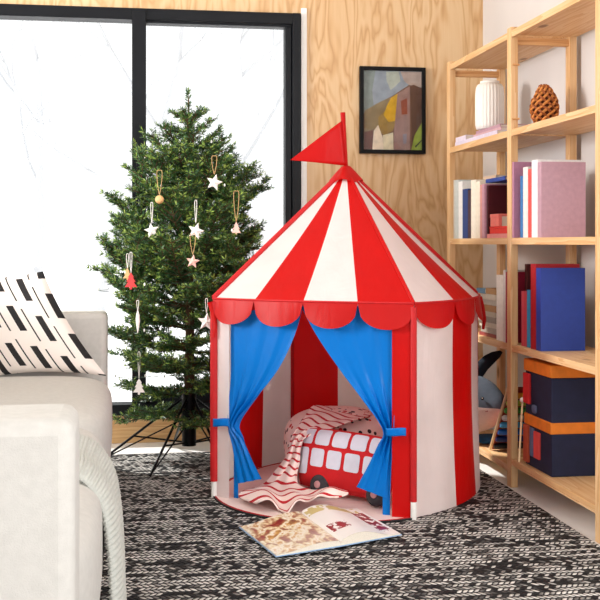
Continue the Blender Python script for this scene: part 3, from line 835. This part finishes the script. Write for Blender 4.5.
for (a0, a1, b0, b1) in wins:
    q = MB()
    def f(u, v, a0=a0, a1=a1, b0=b0, b1=b1):
        # rounded rectangle
        x, y = 2*u-1, 2*v-1; e = 0.09
        sx = 1-e*max(0, (abs(y)-.7)/.3)**2; sy = 1-e*max(0, (abs(x)-.7)/.3)**2
        return bus((a0+a1)/2+(a1-a0)/2*x*sx, (b0+b1)/2+(b1-b0)/2*y*sy, 1, .0022)
    q.grid(f, 10, 10); q.build('window', wp, bsh, smooth=80)
wm = plain('charcoal_wheel_plush', (62, 58, 62), .9, .1, 60, .3); hm = plain('rose_hub_cloth', (196, 140, 140), .8)
for u in (-.36, .84):
    cw = bus(u, -.90, 1, .008); ww = MB(); hh = MB()
    e1, e2 = U.normalized(), V.normalized()
    for mbx, r, off, dep in ((ww, .040, 0, .018), (hh, .0135, .0185, .004)):
        vs = []; prof = [(.35, -dep*.9), (.93, -dep*.6), (1.0, 0), (.93, dep*.7), (.55, dep), (.01, dep*1.02)]
        for (k, hgt) in prof:
            for j in range(28):
                w = 2*PI*j/28; vs.append(cw+e1*r*k*math.cos(w)+e2*r*k*math.sin(w)+N_*(hgt+off))
        mbx.add(vs, [(i*28+j, i*28+(j+1) % 28, (i+1)*28+(j+1) % 28, (i+1)*28+j) for i in range(len(prof)-1) for j in range(28)])
    wo = ww.build('wheel', wm, bsh, smooth=70); hh.build('hub', hm, wo, smooth=70)
# striped blanket
rows = [((331, 411, 4.44), (372, 416, 4.33)), ((313, 409, 4.36), (357, 422, 4.22)), ((301, 423, 4.27), (330, 429.5, 4.165)), ((291, 441, 4.19), (304.5, 440, 4.145)),
        ((284, 461, 4.165), (299.5, 462, 4.115)), ((267, 482, 4.13), (298, 485, 4.06)), ((248, 491, 4.06), (322, 496, 3.94)), ((239, 498, 3.985), (348, 499, 3.83)), ((256, 511, 3.82), (336, 508, 3.79))]
LB = [P(*r[0]) for r in rows]; RB = [P(*r[1]) for r in rows]
def bl(u, v):
    q = crom(LB, v); w = crom(RB, v); p = q+(w-q)*u
    lump = math.sin(u*9+v*11)*math.sin(v*17+u*3)
    low = max(0, (v-.62)/.38)
    p = p+Vector((0, 0, .007*lump+.006))
    p.z += low*(.023*(.7+math.sin(u*11+v*6+1.5*math.sin(u*5)))+.010*math.sin(u*23+v*9))
    p = p+Vector((-s, -c, 0))*(.010*math.sin(u*13+v*9)+.02*low*math.sin(u*19))
    p.z = max(p.z, GZ+.004)
    return p
bk_ = MB().grid(bl, 70, 150, uvf=lambda u, v: (u*.3, .8*v-.42*max(0, v-.6)))
tag(bk_.build('striped_blanket', M['stripe'], smooth=80, solid=.005), 'white blanket with red stripes draped over the speckled cushion', 'blanket')
# open picture book on the rug
bz = RUGZ+.0072
A, B, Cc, D, E, Fp = [onfloor(x, y, bz+.012) for x, y in ((240.5, 524.5), (276.5, 553), (341, 542.5), (301, 513), (400.5, 531.5), (357, 506.5))]
bkA = thing('picture_book', (Cc+D)/2*1.0, 'open illustrated picture book lying on the rug in front of the tent', 'book')
bkA.location.z = bz
def page(o0, o1, i0, i1, lift):
    def f(u, v):               # u from the fold to the outer edge, v from the near edge to the far edge
        a = i0+(i1-i0)*v; b = o0+(o1-o0)*v; p = a+(b-a)*u
        h = .006+.012*(1-u)+lift*math.sin(min(1, u*1.25)*PI)**1.0*(1-u)**.6
        if u < .03: h -= .008
        return Vector((p.x, p.y, bz+h))
    return f
for (o0, o1, i0, i1, lift, mode, lab) in ((B, A, Cc, D, .010, 'full', 'left'), (E, Fp, Cc, D, .026, 'part', 'right')):
    top = page(o0, o1, i0, i1, lift)
    MB().grid(top, 30, 16).build('page', page_print('print_'+lab, mode), bkA, smooth=70)
    blk = MB()
    blk.grid(lambda u, v: Vector((top(u, v).x, top(u, v).y, top(u, v).z-.0006)), 30, 16)
    for vv in (0, 1):
        blk.grid(lambda u, v, vv=vv: Vector((top(u, vv).x, top(u, vv).y, bz+.003+(top(u, vv).z-.0006-bz-.003)*v)), 30, 2)
    blk.grid(lambda u, v: Vector((top(1, u).x, top(1, u).y, bz+.003+(top(1, u).z-.0006-bz-.003)*v)), 16, 2)
    blk.build('page_block', PAGES, bkA, smooth=40)
out = MB()
ex = .004
def grow(p, q): return p+(p-q).normalized()*ex
cen = (A+B+E+Fp)/4
ring_ = [grow(q, cen) for q in (A, B, Cc, E, Fp, D)]
out.add([Vector((q.x, q.y, bz+.0002)) for q in ring_]+[Vector((q.x, q.y, bz+.003)) for q in ring_],
        [(0, 1, 2, 5), (5, 2, 3, 4), (6, 7, 8, 11), (11, 8, 9, 10)]+[(i, (i+1) % 6, 6+(i+1) % 6, 6+i) for i in range(6)])
out.build('cover', plain('pale_blue_cover', (150, 180, 214), .4), bkA, smooth=0)

# ------------------------------------------------------------------ sofa
sf = thing('sofa', (-.5, 3.1, 0), 'cream linen sofa along the left edge of the rug', 'sofa')
def rbox(x0, x1, y0, y1, z0, z1, e=.18, nu=48, nv=28, fn=None):
    return MB().superq(((x0+x1)/2, (y0+y1)/2, (z0+z1)/2), (x1-x0)/2, (y1-y0)/2, (z1-z0)/2, e, e, nu, nv, fn=fn)
FL = RUGZ+.001
MB().box(-.98, -.078, 1.80, 4.50, .06, .30).build('base', M['sofa'], sf, bevel=.02)
for (ya, yb, zt) in ((1.655, 1.84, .690), (4.455, 4.655, .672)):
    MB().box(-1.0, -.075, ya, yb, FL+.03, zt).build('arm', M['sofa'], sf, bevel=.024)
MB().box(-1.12, -.96, 1.66, 4.65, .06, .80).build('backrest', M['sofa'], sf, bevel=.04)
for (ya, yb) in ((1.845, 3.345), (3.35, 4.452)):
    rbox(-.95, -.050, ya, yb, .16, .446, .36, 96, 48).build('seat_cushion', M['sofa'], sf, smooth=80)
for (ya, yb) in ((1.86, 3.33), (3.36, 4.44)):
    rbox(-.955, -.78, ya, yb, .47, .86, .35).build('back_cushion', M['sofa'], sf, smooth=80)
for x in (-.14, -.9):
    for y in (1.75, 4.55):
        MB().box(x-.03, x+.03, y-.03, y+.03, FL, FL+.05).build('leg', plain('dark_sofa_leg', (50, 40, 34), .5), sf)
# dashed pillow
BR = P(106.5, 376, 4.22)
Up = W(-.47, .03, -.012)-W(0, 0, 0); Vp = W(-.26, .07, .40)-W(0, 0, 0)
Np = Up.cross(Vp).normalized()
if Np.dot(Vector((s, c, 0))) > 0: Np = -Np
def pil(a, b, sg):
    u, v = 2*a-1, 2*b-1
    h = .070*(max(0, (1-u*u)*(1-v*v)))**.45
    ku, kv = 1-.10*(1-v*v)*abs(u)**2, 1-.10*(1-u*u)*abs(v)**2
    ctr = BR+Up/2+Vp/2
    return ctr+Up/2*u*ku+Vp/2*v*kv+Np*h*sg
pm = MB(); pm.grid(lambda a, b: pil(a, b, 1), 36, 36); pm.grid(lambda a, b: pil(a, b, -1), 36, 36)
tag(pm.build('throw_pillow', M['dash'], smooth=80), 'cream pillow with black dashes leaning on the far sofa arm', 'pillow')
# ribbed throw over the seat front
path = [Vector(q) for q in ((-.62, 0, .462), (-.34, 0, .462), (-.20, 0, .457), (-.12, 0, .445), (-.080, 0, .420), (-.050, 0, .37), (-.036, 0, .29), (-.030, 0, .20), (-.027, 0, .11), (-.022, 0, .03))]
def thr(u, v):
    p = crom(path, v); t = (crom(path, min(1, v+.01))-crom(path, max(0, v-.01))).normalized(); n = Vector((t.z, 0, -t.x))
    if n.z < 0 and v < .5 or (v >= .5 and n.x < 0): n = -n
    Y = 2.40+.46*u+.03*math.sin(v*5)
    puff = .014*(1-abs(2*u-1)**4)+.008*math.sin(u*PI*3)
    rib = .0035*math.sin(v*2*PI*62)
    q = p+n*(puff+rib); q.y = Y
    if v > .7: q.x = max(q.x, -.036)
    return q
mt = MB().grid(thr, 26, 520)
tag(mt.build('ribbed_throw', M['knit'], smooth=80, solid=.008), 'pale grey ribbed knit throw hanging over the sofa front', 'blanket')

# ------------------------------------------------------------------ christmas tree
TD = 4.76; TX = (189-CX)/F*TD
TP = W(TX, TD, 0)
def prof_r(z):
    pts = [(.18, .25), (.30, .33), (.50, .385), (.75, .435), (.95, .385), (1.1, .335), (1.31, .235), (1.45, .125), (1.60, .01)]
    if z <= pts[0][0]: return pts[0][1]
    for (a, ra), (b, rb) in zip(pts, pts[1:]):
        if z <= b: return ra+(rb-ra)*(z-a)/(b-a)
    return .0
tree = thing('christmas_tree', (TP.x, TP.y, .10), 'green fir christmas tree in front of the window, hung with small ornaments', 'tree')
MB().tube([(TP.x, TP.y, .17), (TP.x+.004, TP.y, .6), (TP.x, TP.y, 1.1), (TP.x-.002, TP.y, 1.58)], [.024, .020, .012, .003], 10).build('trunk', M['bark'], tree)
rnd = random.Random(11)
nv = []; nf = []; nm = []
wood_mb = MB()
def inside_tent(p):
    xc = p.x*c-p.y*s; d = p.x*s+p.y*c; r = math.hypot(xc-CT[0], d-CT[1])
    if p.z < ZE: return r < .53
    return r < .53*(1.24-p.z)/(1.24-ZE)+.01
def in_sofa(p): return p.x < -.05 and p.y < 4.68 and p.z < .70
def needle(p, d, L, w, mi):
    side = d.cross(Vector((rnd.uniform(-1, 1), rnd.uniform(-1, 1), rnd.uniform(-1, 1))))
    if side.length < 1e-4: return
    side = side.normalized()*w; q = p+d*L
    if q.y > YB-.06 or in_sofa(q) or inside_tent(q): return
    b = len(nv); m = p+d*L*.5
    nv.extend((p, m+side, q, m-side)); nf.append((b, b+1, b+2, b+3)); nm.append(mi)
def twig(p, d, L, r, tipness, dens=1.0):
    n = max(2, int(L/.03)); pts = [p.copy()]; dd = d.copy()
    for i in range(n):
        dd = (dd+Vector((rnd.uniform(-.08, .08), rnd.uniform(-.08, .08), .05))).normalized()
        pts.append(pts[-1]+dd*L/n)
    if all(not inside_tent(q) and not in_sofa(q) and q.y < YB-.07 for q in pts): wood_mb.tube(pts, [r*(1-.7*i/n) for i in range(n+1)], 4)
    cnt = int(L*680*dens)
    for k in range(cnt):
        t = rnd.random(); x = t*n; i = min(int(x), n-1); q = pts[i]+(pts[i+1]-pts[i])*(x-i); ax = (pts[i+1]-pts[i]).normalized()
        e = ax.cross(Vector((0, 0, 1))); e = e.normalized() if e.length > 1e-3 else Vector((1, 0, 0)); f = e.cross(ax)
        w = rnd.uniform(0, 2*PI); o = e*math.cos(w)*1.25+f*math.sin(w)*(.75)+Vector((0, 0, .15))
        nd = (ax*rnd.uniform(.55, 1.1)+o).normalized()
        mi = 1 if (t > .72 and tipness > rnd.random()) else (2 if rnd.random() < .22 else 0)
        needle(q, nd, rnd.uniform(.017, .027), rnd.uniform(.0017, .0025), mi)
    return pts
lev = .24
while lev < 1.52:
    up = max(-.42, min(.85, (lev-.50)*.62 if lev > .5 else (lev-.50)*1.6)); nb = rnd.choice((7, 8, 8, 9)) if lev < 1.25 else 6
    ph = rnd.uniform(0, 2*PI)
    for k in range(nb):
        w = ph+2*PI*k/nb+rnd.uniform(-.25, .25); u2 = up+rnd.uniform(-.14, .18); r = .2
        for _ in range(8): r = .5*r+.5*prof_r(lev+r*(u2+.08))
        r = max(.03, r*rnd.choice((.72, .9, 1.0, 1.05, 1.12)))
        d = Vector((math.cos(w), math.sin(w), u2)).normalized(); L = r*math.sqrt(1+u2*u2)
        pts = twig(Vector((TP.x, TP.y, lev)), d, L, .0055, .35, .85)
        ns = max(2, int(L/.050))
        for j in range(1, ns+1):
            t = .20+.78*j/(ns+.3); x = t*(len(pts)-1); i = min(int(x), len(pts)-2); q = pts[i]+(pts[i+1]-pts[i])*(x-i)
            ax = (pts[i+1]-pts[i]).normalized(); e = ax.cross(Vector((0, 0, 1))).normalized()
            for sg in (-1, 1):
                dd = (ax*rnd.uniform(.7, 1.0)+e*sg*rnd.uniform(.7, 1.0)+Vector((0, 0, rnd.uniform(-.25, .35)))).normalized()
                l2 = min(L*.48, .17)*(1.05-t*.55)*rnd.uniform(.7, 1.2)
                p2 = twig(q, dd, l2, .0028, .4)
                if l2 > .075:
                    for sg2 in (-1, 1):
                        a2 = (p2[-1]-p2[0]).normalized(); e2 = a2.cross(Vector((0, 0, 1))).normalized()
                        twig(p2[len(p2)//2], (a2*.8+e2*sg2*.8+Vector((0, 0, rnd.uniform(-.2, .3)))).normalized(), l2*.5, .002, .6)
    lev += rnd.uniform(.074, .098)*(1.0 if lev < 1.2 else .75)
twig(Vector((TP.x, TP.y, 1.40)), Vector((0, 0, 1)), .21, .004, .3, 1.3)
for (w, L) in ((2.9, .09), (.3, .11), (4.4, .08), (1.6, .08)):
    twig(Vector((TP.x, TP.y, 1.46)), Vector((math.cos(w), math.sin(w), .75)).normalized(), L, .003, .3)
fol = MB(); fol.v = [tuple(q) for q in nv]; fol.f = nf; fol.mi = nm
def needle_mat(name, a, b):
    t = NT(name); t.base(t.ramp(t.noise(t.coords(), 14, 2), [(.3, rgb(*a)), (.7, rgb(*b))])); t.b.inputs['Roughness'].default_value = .45
    return t.m
me_ = fol.build('foliage', [needle_mat('fir_needles_dark', (30, 62, 30), (70, 108, 46)), needle_mat('fir_needles_new', (116, 152, 60), (162, 178, 84)), needle_mat('fir_needles_blue', (50, 86, 56), (92, 128, 82))], tree, smooth=0)
wood_mb.build('branchwork', M['bark'], tree)
print('needles', len(nf))
# stand
stt = thing('tree_stand', (TP.x, TP.y, RUGZ), 'black steel spider stand with thin splayed legs holding the fir', 'stand')
MB().tube([(TP.x, TP.y, .075), (TP.x, TP.y, .30)], .031, 20).build('trunk_tube', M['metal'], stt)
for k in range(5):
    w = 2*PI*k/5+math.radians(-118); R = .37
    if k == 1: R = .30
    foot = Vector((TP.x+R*math.cos(w), min(TP.y+R*math.sin(w), YB-.05), RUGZ+.006))
    if inside_tent(foot): foot = Vector((TP.x+.2*math.cos(w), TP.y+.2*math.sin(w), RUGZ+.006))
    top = Vector((TP.x+.03*math.cos(w), TP.y+.03*math.sin(w), .275)); low = Vector((TP.x+.03*math.cos(w), TP.y+.03*math.sin(w), .09))
    lg = MB().tube([top, top+(foot-top)*.5, foot], .0055, 8).build('leg', M['metal'], stt)
    w2 = w+2*PI/10
    MB().tube([low, top+(foot-top)*.62], .004, 6).build('strut', M['metal'], lg)
    a_ = Vector((TP.x+.03*math.cos(w2), TP.y+.03*math.sin(w2), .19))
    MB().tube([a_, foot], .0035, 6).build('brace', M['metal'], lg)

# ornaments
def hang_at(px, py, out=1.0):
    d = TD
    for _ in range(6):
        x = (px-CX)/F*d; z = CZ-(py-HY)/F*d; r = prof_r(z)*1.16*out
        dx = x-TX; d = TD-math.sqrt(max(.0025, r*r-dx*dx))
    return P(px, py, d)
RX, RZ_ = Vector((c, -s, 0)), Vector((0, 0, 1)); FW = Vector((s, c, 0))
def star_pts(R, r=.45, rot=0.0):
    return [((R if i % 2 == 0 else R*r)*math.sin(PI*i/5+rot), (R if i % 2 == 0 else R*r)*math.cos(PI*i/5+rot)) for i in range(10)]
TREE_OUT = [(0, 1.0), (.30, .52), (.18, .50), (.46, .08), (.28, .06), (.62, -.46), (.12, -.46), (.10, -.70), (-.10, -.70), (-.12, -.46), (-.62, -.46), (-.28, .06), (-.46, .08), (-.18, .50), (-.30, .52)]
def ornament(kind, px, py, size, mat, cord, loop, label, rot=0.0):
    o = hang_at(px, py); m = size/F*(o.x*s+o.y*c)
    t = thing({'star': 'star_ornament', 'tree': 'tree_ornament', 'drop': 'icicle_ornament', 'ball': 'ball_ornament'}[kind], o, label, 'ornament')
    top = m
    if kind == 'star':
        b = MB(); pts = star_pts(m, .46, rot); n = 10
        vs = [o+RX*a+RZ_*z for a, z in pts]; b.add(vs+[o-FW*.010, o+FW*.010], [(i, (i+1) % n, n) for i in range(n)]+[((i+1) % n, i, n+1) for i in range(n)])
        b.build('body', mat, t, smooth=0); top = m*math.cos(rot)
    elif kind == 'tree':
        MB().prism([(a*m, z*m) for a, z in TREE_OUT], o, RX, RZ_, FW, .009).build('body', mat, t, smooth=0, bevel=.001)
    elif kind == 'drop':
        MB().lathe(o, [(.0008, -m), (.005, -m*.55), (.0085, m*.05), (.007, m*.5), (.0035, m*.85), (.001, m)], 16).build('body', mat, t)
    else:
        MB().superq(o, m, m, m, 1, 1, 20, 14).build('body', mat, t); top = m
    a = o+RZ_*(top*.92); L = loop/F*(o.x*s+o.y*c)
    w = .010 if cord is M['twine'] else .004
    pts = [a, a+RZ_*L*.5+RX*w*.8, a+RZ_*L+RX*w, a+RZ_*(L*1.05), a+RZ_*L-RX*w, a+RZ_*L*.5-RX*w*.8]
    MB().tube([crom(pts+[pts[0]], i/24) for i in range(24)], .0013, 5, close=True).build('hanger', cord, t)
OW, TW, CW = M['orn_white'], M['twine'], M['cord_white']
ornament('star', 214.3, 182.5, 8.6, OW, TW, 18, 'white star ornament near the top of the fir, hung on twine', .25)
ornament('ball', 159.5, 199.5, 4.3, M['orn_wood'], TW, 24, 'tan wooden ball ornament on a twine loop, upper left of the fir')
ornament('star', 151.8, 230.5, 7.8, OW, CW, 20, 'white star ornament on the left side of the fir below the wooden ball', -.2)
ornament('star', 195.8, 231.0, 8.6, OW, CW, 22, 'white star ornament in the middle of the fir above the pale wooden star', .3)
ornament('tree', 236.3, 229.5, 7.5, M['orn_pink'], TW, 30, 'pale pink tree ornament on twine at the right edge of the fir')
ornament('star', 192.8, 261.5, 7.2, M['orn_pink'], TW, 20, 'pinkish wooden star ornament hanging below a white star', .15)
ornament('tree', 131.0, 282.5, 10.0, M['orn_red'], CW, 20, 'red wooden tree ornament on the left of the fir')
ornament('tree', 127.5, 275.0, 7.0, M['orn_wood'], CW, 14, 'tan wooden tree ornament partly behind the red one')
ornament('drop', 137.8, 321.5, 11.5, OW, CW, 10, 'slim white icicle ornament below the red tree ornament')
ornament('star', 206.5, 322.0, 9.5, OW, CW, 14, 'large white star ornament beside the left tent corner', .1)
ornament('tree', 139.0, 388.0, 9.5, OW, CW, 26, 'white tree ornament on the lowest branches near the sofa arm')
# light chain
lc_ = thing('light_chain', (TP.x, TP.y, .3), 'chain of tiny white lights wound around the fir', 'lights')
cb = MB(); pts = []
for i in range(180):
    t = i/179; z = .32+1.12*t; w = 1.3+t*2*PI*6; r = prof_r(z)*(.86+.06*math.sin(i*1.7))
    q = Vector((TP.x+r*math.cos(w), TP.y+r*math.sin(w), z))
    if q.y > YB-.08: q.y = YB-.08
    if inside_tent(q): q = Vector((TP.x+r*.6*math.cos(w), TP.y+r*.6*math.sin(w), z))
    pts.append(q)
cb.tube(pts, .0011, 5).build('cable', plain('dark_green_cable', (40, 60, 44), .6), lc_)
bulb = plain('white_led_cap', (250, 248, 240), .25)
for i in range(3, 178, 5):
    MB().superq(pts[i]+Vector((0, 0, .006)), .0042, .0042, .007, 1, 1, 10, 8).build('bulb', bulb, lc_)

# ------------------------------------------------------------------ light
wd = bpy.data.worlds.new('overcast_sky'); SC.world = wd; wd.use_nodes = True
bg = wd.node_tree.nodes['Background']; bg.inputs['Color'].default_value = (1.0, 1.0, 1.0, 1); bg.inputs['Strength'].default_value = 1.35
def area(name, loc, to, sx, sy, power, col=(1, 1, 1)):
    l = bpy.data.lights.new(name, 'AREA'); l.shape = 'RECTANGLE'; l.size = sx; l.size_y = sy; l.energy = power; l.color = col
    o = bpy.data.objects.new(name, l); COL.objects.link(o); o.location = loc
    o.rotation_euler = (Vector(to)-Vector(loc)).to_track_quat('-Z', 'Y').to_euler()
    return o
area('left_window_daylight', (-3.4, 3.1, 1.65), (0.9, 4.1, .8), 1.1, 1.1, 165, (1, .985, .965))
area('rear_fill_light', (2.9, -2.2, 1.8), (1.0, 4.2, .5), 2.0, 1.8, 215, (1, .985, .97))  # added fill light behind the camera, not a real window
sl = bpy.data.lights.new('sun', 'SUN'); sl.energy = 7.0; sl.angle = math.radians(1.5); sl.color = (1, .97, .93)
so = bpy.data.objects.new('sun', sl); COL.objects.link(so); so.location = (-2, 9, 8)
so.rotation_euler = Vector((.57, -.43, -.70)).to_track_quat('-Z', 'Y').to_euler()

cam = bpy.data.cameras.new('camera'); co_ = bpy.data.objects.new('camera', cam); COL.objects.link(co_)
cam.sensor_width = 36; cam.sensor_fit = 'HORIZONTAL'; cam.lens = F/600*36; cam.shift_y = -(300-HY)/600
cam.clip_start = .05
co_.location = (0, 0, CZ); co_.rotation_euler = (PI/2, 0, -TH)
SC.camera = co_
vs_ = SC.view_settings
vs_.view_transform = 'Standard'; vs_.look = 'None'; vs_.exposure = -0.08; vs_.gamma = 1.0; vs_.use_curve_mapping = False
